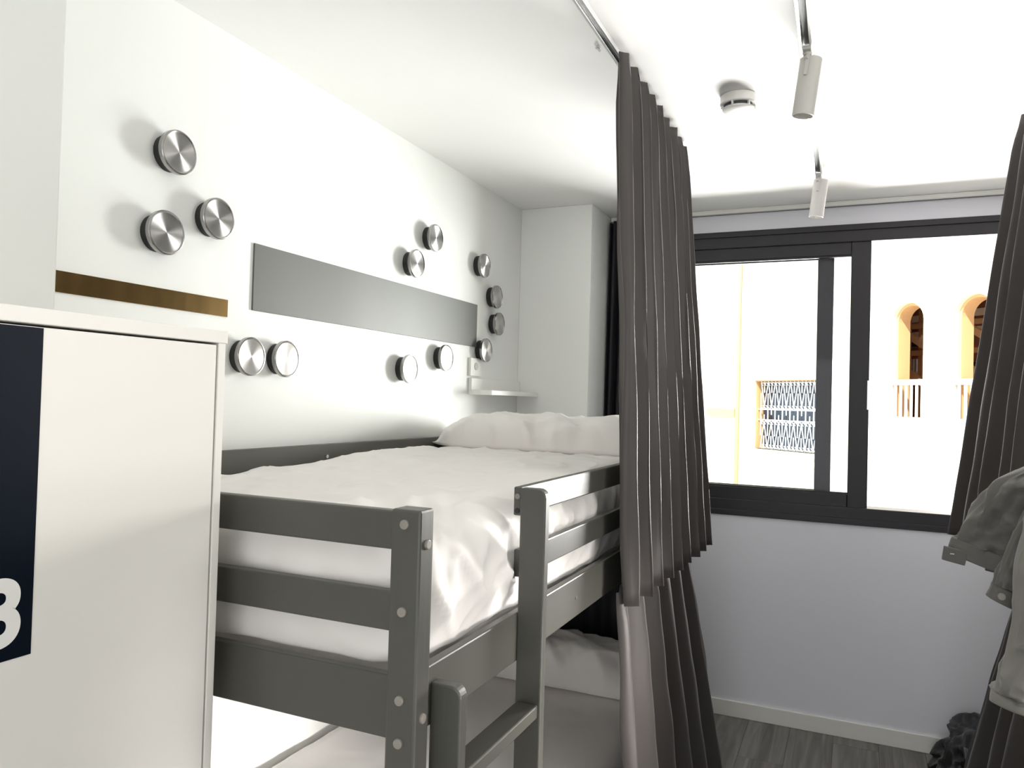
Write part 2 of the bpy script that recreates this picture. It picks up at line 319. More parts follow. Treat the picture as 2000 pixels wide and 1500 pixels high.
for k in range(NV):
    s = gs0 + k * pw
    gb(s, zm0, s, zm1, 0.018); gb(s + pw / 2, zm1, s + pw / 2, zm1 - 0.12) if k % 2 else gb(s + pw / 2, zm0, s + pw / 2, zm0 + 0.12)
    # upper zigzag
    gb(s, GZ1 - 0.02, s + pw / 2, zm1 + 0.06); gb(s + pw / 2, zm1 + 0.06, s + pw, GZ1 - 0.02)
    gb(s, zm1, s, zm1 + 0.36); gb(s + pw / 2, GZ1 - 0.02, s + pw / 2, GZ1 - 0.28)
    # lower zigzag
    gb(s, GZ0 + 0.02, s + pw / 2, zm0 - 0.06); gb(s + pw / 2, zm0 - 0.06, s + pw, GZ0 + 0.02)
    gb(s, zm0, s, zm0 - 0.36); gb(s + pw / 2, GZ0 + 0.02, s + pw / 2, GZ0 + 0.30)
    for (cx_, cz_, sg) in ((s + pw * 0.27, zm1 + 0.05, 1), (s + pw * 0.73, zm1 + 0.05, 1), (s + pw * 0.27, GZ1 - 0.08, -1), (s + pw * 0.73, GZ1 - 0.08, -1), (s + pw * 0.27, zm0 - 0.06, -1), (s + pw * 0.73, zm0 - 0.06, -1), (s + pw * 0.27, GZ0 + 0.06, 1), (s + pw * 0.73, GZ0 + 0.06, 1)):
        rr = 0.036; pr = None
        for i in range(8):
            t = i / 7 * PI * 1.5 + (PI if sg > 0 else 0); p = (cx_ + rr * math.cos(t), cz_ + rr * math.sin(t))
            if pr: gb(pr[0], pr[1], p[0], p[1], 0.011)
            pr = p
fch('iron_grille', gr, mt['iron'])
dp = bmesh.new(); cyl(dp, F(-4.13, -0.06, -4), F(-4.13, -0.06, 8), 0.045, n=10); o = fch('drainpipe', dp, mt['reveal'], True)
fch('stone_ledge', FB((-5.2, -4.2, -0.10, 0.0, 1.30, 1.49)), mt['reveal'])

# ------------------------------------------------------------ bunk beds
def make_bed(mir, label):
    mx_ = (lambda v: RX - v) if mir else (lambda v: v)
    def B(x0, x1, y0, y1, z0, z1): a, b = sorted((mx_(x0), mx_(x1))); return (a, b, y0, y1, z0, z1)
    root = thing('bunk_bed', label, 'bunk bed', (mx_(0.5), 2.05, 0))
    def P(name, m, bev, *q): return par(link(name, BX(*[B(*k) for k in q]), m, bevel=bev), root)
    Y0, Y1 = 1.015, 3.115
    for (xa, xb) in ((0.02, 0.073), (0.947, 1.0)):
        for (ya, yb) in ((Y0, Y0 + 0.042), (Y1 - 0.042, Y1)):
            po = P('post', mt['bedv'], 0.004, (xa, xb, ya, yb, 0, 1.377))
            if xa > 0.5 and ya == Y0:
                for zz in (1.354, 1.220, 1.085, 1.020, 0.42, 0.34):
                    bm = bmesh.new(); cyl(bm, (mx_(0.972), ya - 0.004, zz), (mx_(0.972), ya + 0.004, zz), 0.0075, 0.0085); c_ = link('bolt_cap', bm, mt['cap'], bevel=0.0012); c_.parent = po
                for zz in (1.323, 1.056, 0.36):
                    bm = bmesh.new(); cyl(bm, (mx_(1.004), ya + 0.021, zz), (mx_(0.996), ya + 0.021, zz), 0.0075, 0.0085); c_ = link('bolt_cap', bm, mt['cap'], bevel=0.0012); c_.parent = po
    for (ya, yb) in ((Y0 + 0.010, Y0 + 0.030), (Y1 - 0.030, Y1 - 0.010)):
        for (za, zb) in ((1.311, 1.372), (1.184, 1.246), (1.018, 1.116), (0.28, 0.40)):
            P('end_rail', mt['bedx'], 0.003, (0.073, 0.947, ya, yb, za, zb))
    P('side_rail', mt['bed'], 0.003, (0.972, 0.990, Y0 + 0.042, Y1 - 0.042, 1.027, 1.124))
    P('side_rail', mt['bed'], 0.003, (0.972, 0.990, Y0 + 0.042, Y1 - 0.042, 0.27, 0.40))
    P('guard_rail', mt['bed'], 0.003, (0.970, 0.988, 1.432, Y1 - 0.042, 1.316, 1.374))
    P('guard_rail', mt['bed'], 0.003, (0.970, 0.988, 1.440, Y1 - 0.042, 1.190, 1.246))
    P('side_rail', mt['bed'], 0.003, (0.03, 0.048, Y0 + 0.042, Y1 - 0.042, 1.30, 1.392))
    P('side_rail', mt['bed'], 0.003, (0.03, 0.048, Y0 + 0.042, Y1 - 0.042, 1.027, 1.124))
    P('side_rail', mt['bed'], 0.003, (0.03, 0.048, Y0 + 0.042, Y1 - 0.042, 0.27, 0.40))
    for zz, yy_, nm in ((1.355, 1.431, 'rail_plug'), (1.326, 1.431, 'rail_hole')):
        bm = bmesh.new(); cyl(bm, (mx_(0.979), yy_ - 0.001, zz), (mx_(0.979), yy_ + 0.004, zz), 0.0055); par(link(nm, bm, mt['cap'] if nm == 'rail_plug' else mt['rubber']), root)
    bm = bmesh.new(); cyl(bm, (mx_(0.9885), 1.78, 1.075), (mx_(0.992), 1.78, 1.075), 0.005); par(link('screw_head', bm, mt['alu']), root)
    bm = bmesh.new(); cyl(bm, (mx_(0.047), 2.02, 1.352), (mx_(0.052), 2.02, 1.352), 0.006); par(link('screw_head', bm, mt['alu']), root)
    # ladder: two uprights with rounded top corners
    def upright(y0, y1, zt):
        bm = bmesh.new(); x0, x1, rr = 0.990, 1.045, 0.018; pts = [(x0, 0), (x1, 0)]
        for i in range(7): t = i / 6 * PI / 2; pts.append((x1 - rr + rr * math.cos(t), zt - rr + rr * math.sin(t)))
        pts.append((x0, zt))
        A = [bm.verts.new((mx_(a), y0, b)) for a, b in pts]; Bv = [bm.verts.new((mx_(a), y1, b)) for a, b in pts]; n = len(pts)
        bm.faces.new(A); bm.faces.new(Bv[::-1])
        for i in range(n): bm.faces.new((A[i], A[(i + 1) % n], Bv[(i + 1) % n], Bv[i]))
        par(link('ladder_post', bm, mt['bedv'], bevel=0.003), root)
    upright(1.077, 1.101, 1.096); upright(1.420, 1.444, 1.374)
    for zz in (0.95, 0.70, 0.45, 0.20): P('rung', mt['bed'], 0.003, (0.994, 1.040, 1.101, 1.420, zz - 0.026, zz))
    for k in range(13): P('slat', mt['bedx'], 0.0, (0.05, 0.97, 1.10 + k * 0.155, 1.17 + k * 0.155, 1.040, 1.055))
    return root
bedL = make_bed(False, 'grey painted wooden bunk bed along the left wall with ladder and white bedding')
bedR = make_bed(True, 'grey painted wooden bunk bed along the right wall behind the right curtain')

def mattress(mir, zb, zt, label):
    f = (lambda v: RX - v) if mir else (lambda v: v); a, b = sorted((f(0.085), f(0.94)))
    o = link('mattress', soft_box(a, b, 1.09, 3.05, zb, zt, 0.03, 0.08, lambda p, n: p), mt['linen'], smooth=True); tag(o, label, 'mattress'); return o
mattress(False, 1.057, 1.112, 'white mattress under the duvet on the upper left bunk')
mattress(True, 1.057, 1.112, 'mattress on the upper right bunk behind the curtain')
def duv(f, seed, zt):
    def disp(p, n):
        q = Vector(p)
        if n.z < -0.01:      # no rounding below: the cloth hangs straight down to its hem
            hh = math.hypot(n.x, n.y)
            if hh > 1e-4:
                k = 0.085 * (1 - hh) / hh * min(1, hh * 3)
                q.x += n.x * k * 0.92; q.y += n.y * k * 0.92
        x = f(p.x); y = p.y
        top = max(0, n.z); side = max(0, abs(n.x)); foot = max(0, -n.y)
        # broad undulation of the top
        if n.z > 0.05:
            h = 0.020 * N(x * 2.2 + seed, y * 2.6, 0.3) + 0.006 * N(x * 9, y * 5 + x * 6, seed) + 0.010 * math.sin(max(0, min(1, (y - 1.7) / 0.9)) * PI / 2)
            h += 0.018 * math.exp(-((x - 0.10) / 0.16) ** 2) * (0.4 + N(y * 5, seed, 1.0)) + 0.012 * math.exp(-((y - 2.45) / 0.25) ** 2)
            # creases radiating from the corner by the ladder
            rr = math.hypot(x - 1.0, y - 1.08); an = math.atan2(y - 1.08, 1.0 - x)
            h += 0.006 * math.exp(-rr / 0.5) * math.sin(an * 26 + 3 * N(rr * 6, an * 3, seed))
            ri = 1 - abs(N(x * 3 + y * 7, y * 2.5 - x * 9, seed + 3)) * 2.4
            h += 0.008 * max(0, ri) ** 3 + 0.005 * max(0, 1 - 3 * abs(N(x * 6 - y * 3, x * 2 + y * 1.2, seed + 21)))
            # sag towards the foot corner
            h -= 0.035 * max(0, (x - 0.55) / 0.4) ** 2 * max(0, 1 - (y - 1.06) / 0.5) * top
            q.z += h * top
        if side > 0.2 and y < 1.75:
            k2 = max(0, 1 - max(0, y - 1.42) / 0.33); dd = y * 0.75 + p.z * 0.66 + 0.03 * N(y * 5, p.z * 5, seed)
            q.x += n.x * side * k2 * (0.011 * (1 - abs(math.sin(dd * 34))) ** 2 + 0.008 * math.sin(max(0, min(1, (1.34 - p.z) / 0.22)) * PI))
        w = N(y * 26 + p.z * 9, p.z * 4, seed + 5); w2 = 1 - abs(N(y * 14 - p.z * 16, p.z * 5 + y * 2, seed + 8)) * 2
        sd = (0.007 * w + 0.009 * max(0, w2) ** 2)
        q.x += n.x * sd * side
        q.y += n.y * (0.008 * max(0, 1 - 2.5 * abs(N(x * 3 + p.z * 8, p.z * 7 - x * 2, seed + 6))) + 0.008 * N(x * 5 + p.z * 6, p.z * 10, seed + 2) + 0.004 * N(x * 20, p.z * 14, seed)) * abs(n.y)
        # hem: uneven underside
        if n.z < -0.05: q.z += 0.008 * N(x * 6, y * 9, seed + 11) * (-n.z)
        return q
    return disp
def duvet(mir, x0, x1, y0, y1, z0, z1, r, label, seed):
    f = (lambda v: RX - v) if mir else (lambda v: v); a, b = sorted((f(x0), f(x1)))
    o = link('duvet', soft_box(a, b, y0, y1, z0, z1, r, 0.011 if not mir else 0.05, duv(f, seed, z1)), mt['linen'], smooth=True); tag(o, label, 'duvet'); return o
duvet(False, 0.055, 0.958, 1.056, 3.06, 1.114, 1.338, 0.085, 'crumpled white duvet covering the upper left bunk', 1.3)
duvet(True, 0.055, 0.958, 1.056, 3.06, 1.114, 1.338, 0.085, 'white duvet on the upper right bunk behind the curtain', 4.3)
o = link('lower_bed_base', BX(0.075, 0.94, 1.06, 3.07, 0.27, 0.31), mt['bedx']); o.name = 'slat_base'; par(o, bedL)
def lowd(p, n):
    q = Vector(p)
    if n.z > 0.1: q.z += (0.012 * N(p.x * 3, p.y * 2.5, 9) + 0.003 * max(0, 1 - abs(N(p.x * 5 - p.y * 3, p.y * 9 + p.x * 4, 2)) * 3)) * n.z
    return q
tag(link('mattress', soft_box(0.015, 0.955, 1.065, 3.06, 0.315, 0.445, 0.05, 0.02, lowd), mt['linen'], smooth=True), 'low mattress in a smooth white sheet on the lower left bunk', 'mattress')
def pillow(x0, x1, y0, y1, z0, h, label, seed, flange=False):
    bm = bmesh.new(); nx_, ny_ = 110, 50; top = []; bot = []
    for i in range(nx_ + 1):
        ra = []; rb = []
        u = 2 * i / nx_ - 1
        for j in range(ny_ + 1):
            v = 2 * j / ny_ - 1
            e = max(0, 1 - abs(u) ** 7) ** 0.62 * max(0, 1 - abs(v) ** 4.5) ** 0.5
            pin = 1 - 0.05 * (1 - abs(u) ** 2) * abs(v)
            x = (x0 + x1) / 2 + u * (x1 - x0) / 2 * (1 - 0.02 * (1 - v * v)); y = (y0 + y1) / 2 + v * (y1 - y0) / 2 * pin
            cr = 0.012 * N(x * 7 + y * 5, y * 8, seed) + 0.010 * max(0, 1 - 2.6 * abs(N(x * 4 - v * 1.6, v * 1.2, seed + 9))) + 0.012 * max(0, 1 - abs(N(x * 8 + y * 12, y * 4 - x * 3, seed + 2)) * 3.2) + 0.004 * N(x * 22 + y * 26, y * 6, seed)
            t = h * e * (1 + 0.08 * N(x * 2, y * 3, seed)) + cr * e
            zm = z0 + 0.028
            ra.append(bm.verts.new((x + 0.6 * cr * e, y - 0.012 * e - 1.6 * cr * min(1, e * 1.5) * max(0, -v), zm + max(0.004, t - 0.028))))
            rb.append(bm.verts.new((x, y, zm - 0.027 * e - (0 if 0 < i < nx_ and 0 < j < ny_ else -0.002)))) if True else None
        top.append(ra); bot.append(rb)
    for g_ in (top, bot):
        for i in range(nx_):
            for j in range(ny_): bm.faces.new((g_[i][j], g_[i + 1][j], g_[i + 1][j + 1], g_[i][j + 1]))
    for i in range(nx_):
        bm.faces.new((top[i][0], bot[i][0], bot[i + 1][0], top[i + 1][0])); bm.faces.new((top[i][ny_], top[i + 1][ny_], bot[i + 1][ny_], bot[i][ny_]))
    for j in range(ny_):
        bm.faces.new((top[0][j], top[0][j + 1], bot[0][j + 1], bot[0][j])); bm.faces.new((top[nx_][j], bot[nx_][j], bot[nx_][j + 1], top[nx_][j + 1]))
    o = link('pillow', bm, mt['linen'], smooth=True); tag(o, label, 'pillow'); return o
pillow(0.04, 0.955, 2.70, 3.06, 1.342, 0.140, 'long plump white pillow at the head of the upper left bunk', 3)
pillow(0.10, 0.94, 2.74, 3.04, 0.450, 0.165, 'white pillow in the shade on the lower left bunk', 6)

# ------------------------------------------------------------ curtains
def curtain(name, label, fn, z0, z1, nf, m, group=None, nu=None, nv=40, heading=True, thick=0.0025):
    bm = bmesh.new(); nu = nu or nf * 14; rows = []
    for j in range(nv + 1):
        v = j / nv; rows.append([bm.verts.new(fn(i / nu, v)) for i in range(nu + 1)])
    for j in range(nv):
        for i in range(nu): bm.faces.new((rows[j][i], rows[j][i + 1], rows[j + 1][i + 1], rows[j + 1][i]))
    o = link(name, bm, m, smooth=True); s = o.modifiers.new('thickness', 'SOLIDIFY'); s.thickness = thick
    tag(o, label, 'curtain', group); return o
def tri(t, k=1.8): s = math.sin(t); return math.tanh(k * s) / math.tanh(k)
def pleat(x_top, x_bot, y0t, y1t, y0b, y1b, z0, z1, nf, at, ab, seed, flarex=0.0, sgn=1, push=None):
    ph = [N(k * 1.7, seed, 0.1) for k in range(nf * 2 + 4)]
    def fn(u, v):          # v: 0 at bottom, 1 at top
        zz = z0 + (z1 - z0) * v
        uu = u * nf; k = int(uu); fr_ = uu - k
        wob = 0.55 * N(uu * 1.1, seed, 0) 
        t = 2 * PI * (uu + 0.22 * wob + 0.05 * N(uu * 0.8, v * 3, seed))
        amp = ab + (at - ab) * min(1, v / 0.97)
        amp *= 1 + 0.35 * ph[k % len(ph)]
        if v > 0.93: amp *= 1 - 0.25 * (v - 0.93) / 0.07
        s = tri(t, 1.6)
        x = x_bot + (x_top - x_bot) * v + flarex * u * (1 - v)
        if push: x = push(x, zz)
        ee = u + 0.010 * math.sin(t * 2 + 0.5)      # slight overhang of the folds
        ya = y0b + (y0t - y0b) * v; yb = y1b + (y1t - y1b) * v ** 1.0
        y = ya + (yb - ya) * ee
        x += sgn * amp * s + 0.004 * N(uu * 3, v * 7, seed)
        if v > 0.955: x += 0.006 * N(uu * 6, v * 30, seed)
        return Vector((x, y, zz + 0.004 * N(uu * 2, 0, seed) * (1 - v)))
    return fn
curtain('bunk_curtain', 'long dark grey pleated curtain hanging from the ceiling rail over the upper left bunk',
        pleat(0.985, 1.052, 2.035, 2.965, 1.985, 3.13, 1.012, 2.528, 9, 0.030, 0.034, 2.0, 0.03), 0, 0, 9, mt['curt'], 'upper bunk curtains')
curtain('bunk_curtain', 'dark grey curtain flaring to the floor in front of the lower left bunk',
        pleat(1.030, 1.085, 1.985, 2.93, 2.00, 3.36, 0.05, 1.045, 6, 0.022, 0.040, 5.0, 0.03), 0, 0, 6, mt['curt'], 'lower bunk curtains')
curtain('bunk_curtain', 'dark grey curtain hanging from the ceiling at the right edge, sweeping towards the window',
        pleat(RX - 1.005, RX - 1.115, 2.14, 3.05, 2.14, 3.55, 1.085, 2.528, 6, 0.034, 0.042, 8.0, -0.02, -1), 0, 0, 6, mt['curt'], 'upper bunk curtains')
curtain('bunk_curtain', 'dark grey curtain falling to the floor below the hanging clothes at right',
        pleat(RX - 1.035, RX - 1.11, 2.10, 2.78, 2.12, 3.50, 0.03, 1.10, 5, 0.024, 0.042, 11.0, -0.02, -1), 0, 0, 5, mt['curt'], 'lower bunk curtains')
curtain('window_curtain', 'black blackout curtain bunched between the white column and the window',
        lambda u, v: Vector((0.395 + u * 0.30 + 0.02 * (v - 1), 3.915 + 0.030 * math.sin(u * 40), 0.09 + v * 2.42)), 0, 0, 7, mt['black'])
curtain('head_curtain', 'black curtain closing the head end of the lower left bunk',
        lambda u, v: Vector((0.03 + u * 0.94, 3.145 + 0.012 * math.sin(u * 60), 0.02 + v * 1.0)), 0, 0, 9, mt['black'])
def ctrack(xa, xb, ya, yb, label):
    t = thing('curtain_track', label, 'curtain track', ((xa + xb) / 2, (ya + yb) / 2, HC)); x = (xa + xb) / 2
    par(link('track_channel', BX((x - 0.013, x - 0.0045, ya, yb, HC - 0.016, HC - 0.0005), (x + 0.0045, x + 0.013, ya, yb, HC - 0.016, HC - 0.0005)), mt['alu'], bevel=0.0015), t)
    par(link('track_slot', BX((x - 0.0045, x + 0.0045, ya, yb, HC - 0.010, HC - 0.0005)), mt['slot']), t); return t
ctrack(0.958, 0.978, 0.9, 3.0, 'aluminium curtain track on the ceiling above the left bunk')
ctrack(RX - 0.978, RX - 0.958, 0.9, 3.12, 'aluminium curtain track on the ceiling above the right bunk')
bm = bmesh.new(); cyl(bm, (0.930, 2.02, HC), (0.930, 2.02, HC - 0.007), 0.007, n=12); cyl(bm, (0.930, 2.02, HC - 0.007), (0.936, 2.026, HC - 0.014), 0.003, n=8)
tag(link('ceiling_screw', bm, mt['alu'], smooth=False), 'small metal fixing screw in the ceiling beside the curtain track', 'screw')

# ------------------------------------------------------------ wall disc hooks
R_ = 0.055
def hook(y, zz, label, rot=0.0):
    t = thing('wall_hook', label, 'wall hook', (0, y, zz), 'round steel hooks on the left wall'); t.rotation_euler = (0, PI / 2, 0)
    bm = bmesh.new(); lathe(bm, [(0.046, 0.001), (0.046, 0.020), (0.050, 0.024), (0.050, 0.028)]); b = link('base', bm, mt['rubber'], smooth=True); b.parent = t
    b.data.set_sharp_from_angle(angle=0.6)
    bm = bmesh.new(); lathe(bm, [(0.050, 0.0275), (R_ - 0.001, 0.028), (R_, 0.0295), (R_, 0.0395), (R_ - 0.0015, 0.0415), (R_ - 0.0035, 0.0418), (R_ - 0.006, 0.0400)], 64, caps=False); b = link('rim', bm, mt['rim'], smooth=True); b.parent = t
    b.data.set_sharp_from_angle(angle=0.6)
    bm = bmesh.new(); lathe(bm, [(R_ - 0.006, 0.0400), (R_ - 0.008, 0.0397), (0.035, 0.0397), (0.02, 0.0398), (0.008, 0.0398), (0.0, 0.0398)], 96, caps=False); b = link('face', bm, mt['steel'], smooth=True); b.parent = t
    return t
H = [((1.400, 2.150), 'round brushed steel wall hook at the top of the cluster above the bronze strip'),
     ((1.538, 2.014), 'round steel wall hook at the right of the three above the bronze strip'),
     ((1.371, 1.941), 'round steel wall hook lowest and leftmost of the three above the bronze strip'),
     ((1.677, 1.653), 'round steel wall hook beside the locker corner, left of the low pair'),
     ((1.826, 1.655), 'round steel wall hook right of the low pair, below the grey panel left end'),
     ((2.696, 2.200), 'round steel wall hook highest of the pair above the grey panel'),
     ((2.555, 2.071), 'round steel wall hook lower left of the pair just above the grey panel'),
     ((3.151, 2.165), 'round steel wall hook topmost in the curved row near the room corner'),
     ((3.293, 2.040), 'round steel wall hook second from the top in the curved row by the corner'),
     ((3.325, 1.914), 'round steel wall hook third from the top in the curved row by the corner'),
     ((3.192, 1.778), 'round steel wall hook above the socket, lowest in the curved row'),
     ((2.526, 1.659), 'pale glaring round wall hook below the middle of the grey panel'),
     ((2.812, 1.719), 'round steel wall hook just under the right end of the grey panel')]
for (p, l) in H: hook(p[0], p[1], l)
# flat wall panel and bronze strip
t = link('wall_panel', BX(0.0005, 0.006, 1.711, 3.150, 1.790, 1.985), mt['panel'], bevel=0.0008)
tag(t, 'long flat dark grey rectangular panel on the left wall above the bunk', 'wall panel')
t = link('mirror_strip', BX(0.0005, 0.004, 0.96, 1.617, 1.759, 1.807), mt['brass'], bevel=0.0005)
tag(t, 'narrow bronze mirrored strip on the wall above the locker', 'wall strip')
# shelf with upstand, socket plate
sh = thing('wall_shelf', 'small white wall shelf in the corner above the pillow', 'shelf', (0, 3.36, 1.57))
par(link('shelf_board', BX(0.001, 0.12, 3.09, 3.638, 1.570, 1.592), mt['white'], bevel=0.002), sh)
par(link('upstand', BX(0.001, 0.018, 3.09, 3.638, 1.592, 1.646), mt['white'], bevel=0.002), sh)
so_ = thing('wall_socket', 'white wall switch plate with round button above the corner shelf', 'switch', (0, 3.14, 1.69))
par(link('plate', BX(0.001, 0.014, 3.085, 3.19, 1.655, 1.738), mt['white'], bevel=0.002), so_)
bm = bmesh.new(); cyl(bm, (0.013, 3.137, 1.70), (0.017, 3.137, 1.70), 0.018, 0.017, 24); par(link('button', bm, mt['lamp']), so_)

# ------------------------------------------------------------ locker
lk = thing('locker', 'white locker cabinet with a dark number label beside the bunk foot', 'locker', (0.32, 0.6, 0))
LY0, LY1, LX = 0.30, 0.972, 0.64
par(link('top_board', BX(0.251 if False else 0.26, LX, LY0, LY1 + 0.004, 1.631, 1.652), mt['lock'], bevel=0.0015), lk)
par(link('side_panel', BX(0.26, LX - 0.001, LY1 - 0.0155, LY1, 0.0, 1.631), mt['lock'], bevel=0.001), lk)
par(link('side_panel', BX(0.26, LX - 0.001, LY0, LY0 + 0.018, 0.0, 1.631), mt['lock'], bevel=0.001), lk)
par(link('back_panel', BX(0.26, 0.268, LY0 + 0.018, LY1 - 0.0155, 0.0, 1.631), mt['lock']), lk)
par(link('plinth', BX(LX - 0.05, LX - 0.035, LY0 + 0.018, LY1 - 0.0155, 0.0, 0.08), mt['lock']), lk)
dr = par(link('door', BX(LX - 0.022, LX - 0.002, LY0 + 0.020, LY1 - 0.019, 0.085, 1.6275), mt['lock'], bevel=0.001), lk)
lb = link('number_label', BX(LX - 0.0022, LX - 0.0012, 0.40, 0.657, 1.207, 1.6265), mt['navy']); lb.parent = dr
cu = bpy.data.curves.new('digits', 'FONT'); cu.body = '3'; cu.size = 0.116; cu.extrude = 0.0002; cu.offset = 0.0034; cu.align_x = 'RIGHT'
tmp = bpy.data.objects.new('digits_tmp', cu); C.objects.link(tmp); bpy.context.view_layer.update()
dme = bpy.data.meshes.new_from_object(tmp.evaluated_get(bpy.context.evaluated_depsgraph_get())); bpy.data.objects.remove(tmp); dme.materials.clear(); dme.materials.append(mt['white'])
dg = bpy.data.objects.new('digit', dme); C.objects.link(dg); dg.parent = dr
dg.matrix_basis = Matrix(((0, 0, 1, LX - 0.0006), (1, 0, 0, 0.647), (0, 1, 0, 1.228), (0, 0, 0, 1)))

# ------------------------------------------------------------ track lights and smoke detector
tl = thing('light_track', 'silver ceiling track with dark slot carrying the spotlights', 'light track', (1.46, 2.2, HC))
def trk(xa, ya, xb, yb):
    bm = bmesh.new(); dd = Vector((xb - xa, yb - ya, 0)).normalized(); nn = Vector((dd.y, -dd.x, 0))
    def seg(o0, o1, z0, z1):
        v = [bm.verts.new(Vector((px, py, zz)) + nn * oo) for zz in (z0, z1) for (px, py) in ((xa, ya), (xb, yb)) for oo in (o0, o1)]
        for f in ((0, 1, 3, 2), (4, 6, 7, 5), (0, 4, 5, 1), (2, 3, 7, 6), (0, 2, 6, 4), (1, 5, 7, 3)): bm.faces.new([v[i] for i in f])
    return bm, seg
bm, seg = trk(1.485, 0.8, 1.447, 3.42); seg(-0.017, -0.009, HC - 0.020, HC - 0.0005); seg(0.009, 0.017, HC - 0.020, HC - 0.0005); par(link('rail', bm, mt['alu'], bevel=0.001), tl)
bm, seg = trk(1.485, 0.8, 1.447, 3.42); seg(-0.009, 0.009, HC - 0.008, HC - 0.0005); par(link('slot', bm, mt['slot']), tl)
def spot(x, y, m, label, tilt, L=0.156, R=0.029):
    t = thing('track_spotlight', label, 'spotlight', (x, y, HC - 0.02), 'spotlights on the ceiling track')
    o = link('adapter', BX(x - 0.011, x + 0.011, y - 0.030, y + 0.03, HC - 0.031, HC - 0.0205), m, bevel=0.002); par(o, t)
    bm = bmesh.new(); cyl(bm, (x, y, HC - 0.031), (x, y, HC - 0.036), 0.013, 0.010, 20); cyl(bm, (x, y, HC - 0.035), (x - 0.003, y - 0.012, HC - 0.050), 0.006, n=14); par(link('swivel', bm, m, smooth=False), t)
    zc = -Vector((tilt[0], tilt[1], -1)).normalized(); yc = Vector((0, 1, 0)); yc = (yc - zc * yc.dot(zc)).normalized(); xc = yc.cross(zc)
    top = Vector((x + 0.010, y + 0.022, HC - 0.036)); rot = Matrix((xc, yc, zc)).transposed().to_4x4()
    bm = bmesh.new(); lathe(bm, [(0.0, 0.0), (R - 0.003, 0.0), (R, -0.003), (R, -L), (R - 0.0025, -L - 0.001), (R - 0.003, -L + 0.03), (0.0, -L + 0.032)], 40)
    bm.transform(Matrix.Translation(top) @ rot); o = link('lamp_head', bm, m, smooth=True); o.data.set_sharp_from_angle(angle=0.6); par(o, t)
    bm = bmesh.new(); bx(bm, -0.012, -0.003, -R - 0.005, -R + 0.003, -0.055, 0.000); bm.transform(Matrix.Translation(top) @ rot); par(link('arm', bm, m, bevel=0.0015), t)
spot(1.468, 2.20, mt['lamp'], 'grey cylindrical spotlight on the ceiling track, the nearer and larger', (-0.13, 0.05))
spot(1.449, 3.41, mt['lampw'], 'whitish cylindrical spotlight at the far end of the ceiling track near the window', (-0.12, 0.03))
sm = thing('smoke_detector', 'round white smoke detector on the ceiling beside the track', 'smoke detector', (1.245, 2.51, HC))
def lat(name, prof, m):
    bm = bmesh.new(); lathe(bm, prof, 48, (0, 0, 0)); o = link(name, bm, m, smooth=True); o.data.set_sharp_from_angle(angle=0.5); o.parent = sm; return o
lat('housing', [(0.048, -0.0005), (0.056, -0.002), (0.057, -0.028), (0.054, -0.031)], mt['white'])
lat('vent_core', [(0.046, -0.030), (0.046, -0.044)], mt['slot'])
lat('cap', [(0.050, -0.042), (0.048, -0.046), (0.040, -0.050), (0.0, -0.053)], mt['white'])
for k in range(6):
    a = k * PI / 3 + 0.3; bm = bmesh.new(); bx(bm, 0.044, 0.054, -0.002, 0.002, -0.043, -0.030); bm.transform(Matrix.Rotation(a, 4, 'Z')); o = link('vent_rib', bm, mt['white']); o.parent = sm

# ------------------------------------------------------------ clothes hanging at right
def loft(secs, nr=28, sub=8, fold=(0.006, 9, 0), cap=True):
    """closed cloth tube: secs = (centre, half-width vector, half-thickness vector)"""
    bm = bmesh.new(); rings = []; n = len(secs)
    def cr(a, b, c, d, t): return 0.5 * ((2 * b) + (c - a) * t + (2 * a - 5 * b + 4 * c - d) * t * t + (3 * b - a - 3 * c + d) * t ** 3)
    sv = [[Vector(q) for q in s] for s in secs]
    for i in range(n - 1):
        for k in range(sub + (1 if i == n - 2 else 0)):
            t = k / sub; a, b, c, d = sv[max(i - 1, 0)], sv[i], sv[i + 1], sv[min(i + 2, n - 1)]
            ce, hw, ht = [cr(a[j], b[j], c[j], d[j], t) for j in range(3)]
            g_ = i + t; ring = []
            for m_ in range(nr):
                th = 2 * PI * m_ / nr; cx_, sx_ = math.cos(th), math.sin(th)
                cx_ = math.copysign(abs(cx_) ** 0.8, cx_)
                f_ = fold[0] * (N(cx_ * 3.5 + g_ * 0.25, sx_ * 0.8 + g_ * 0.5, fold[2]) * 1.6 + 1.4 * abs(sx_) * max(0, 1 - 3 * abs(N(cx_ * 3.0 + g_ * 0.7, g_ * 0.8 - cx_ * 1.0, fold[2] + 4))))
                p = ce + hw * cx_ + ht * sx_; nn = (hw.normalized() * cx_ + ht.normalized() * sx_); ring.append(bm.verts.new(p + nn * f_))
            rings.append(ring)
    for a, b in zip(rings, rings[1:]):
        for m_ in range(nr): bm.faces.new((a[m_], a[(m_ + 1) % nr], b[(m_ + 1) % nr], b[m_]))
    if cap: bm.faces.new(rings[0][::-1]); bm.faces.new(rings[-1])
    return bm
jk = thing('denim_jacket', 'dark grey denim jacket with buttoned cuff hanging at the right edge', 'jacket', (1.95, 2.0, 1.2))
par(link('body', loft([((2.10, 2.01, 1.50), (0.085, 0, 0.03), (0, 0.03, 0)), ((2.025, 2.0, 1.46), (0.085, 0, 0.03), (0, 0.04, 0)), ((1.965, 1.99, 1.415), (0.084, 0, 0.02), (0, 0.04, 0)), ((1.935, 1.99, 1.35), (0.078, 0, 0.0), (0, 0.034, 0)), ((1.912, 1.99, 1.295), (0.074, 0, -0.012), (0, 0.030, 0)), ((1.880, 1.99, 1.246), (0.070, 0, -0.022), (0, 0.024, 0))], 48, 10, (0.016, 14, 3)), mt['jacket'], smooth=True), jk)
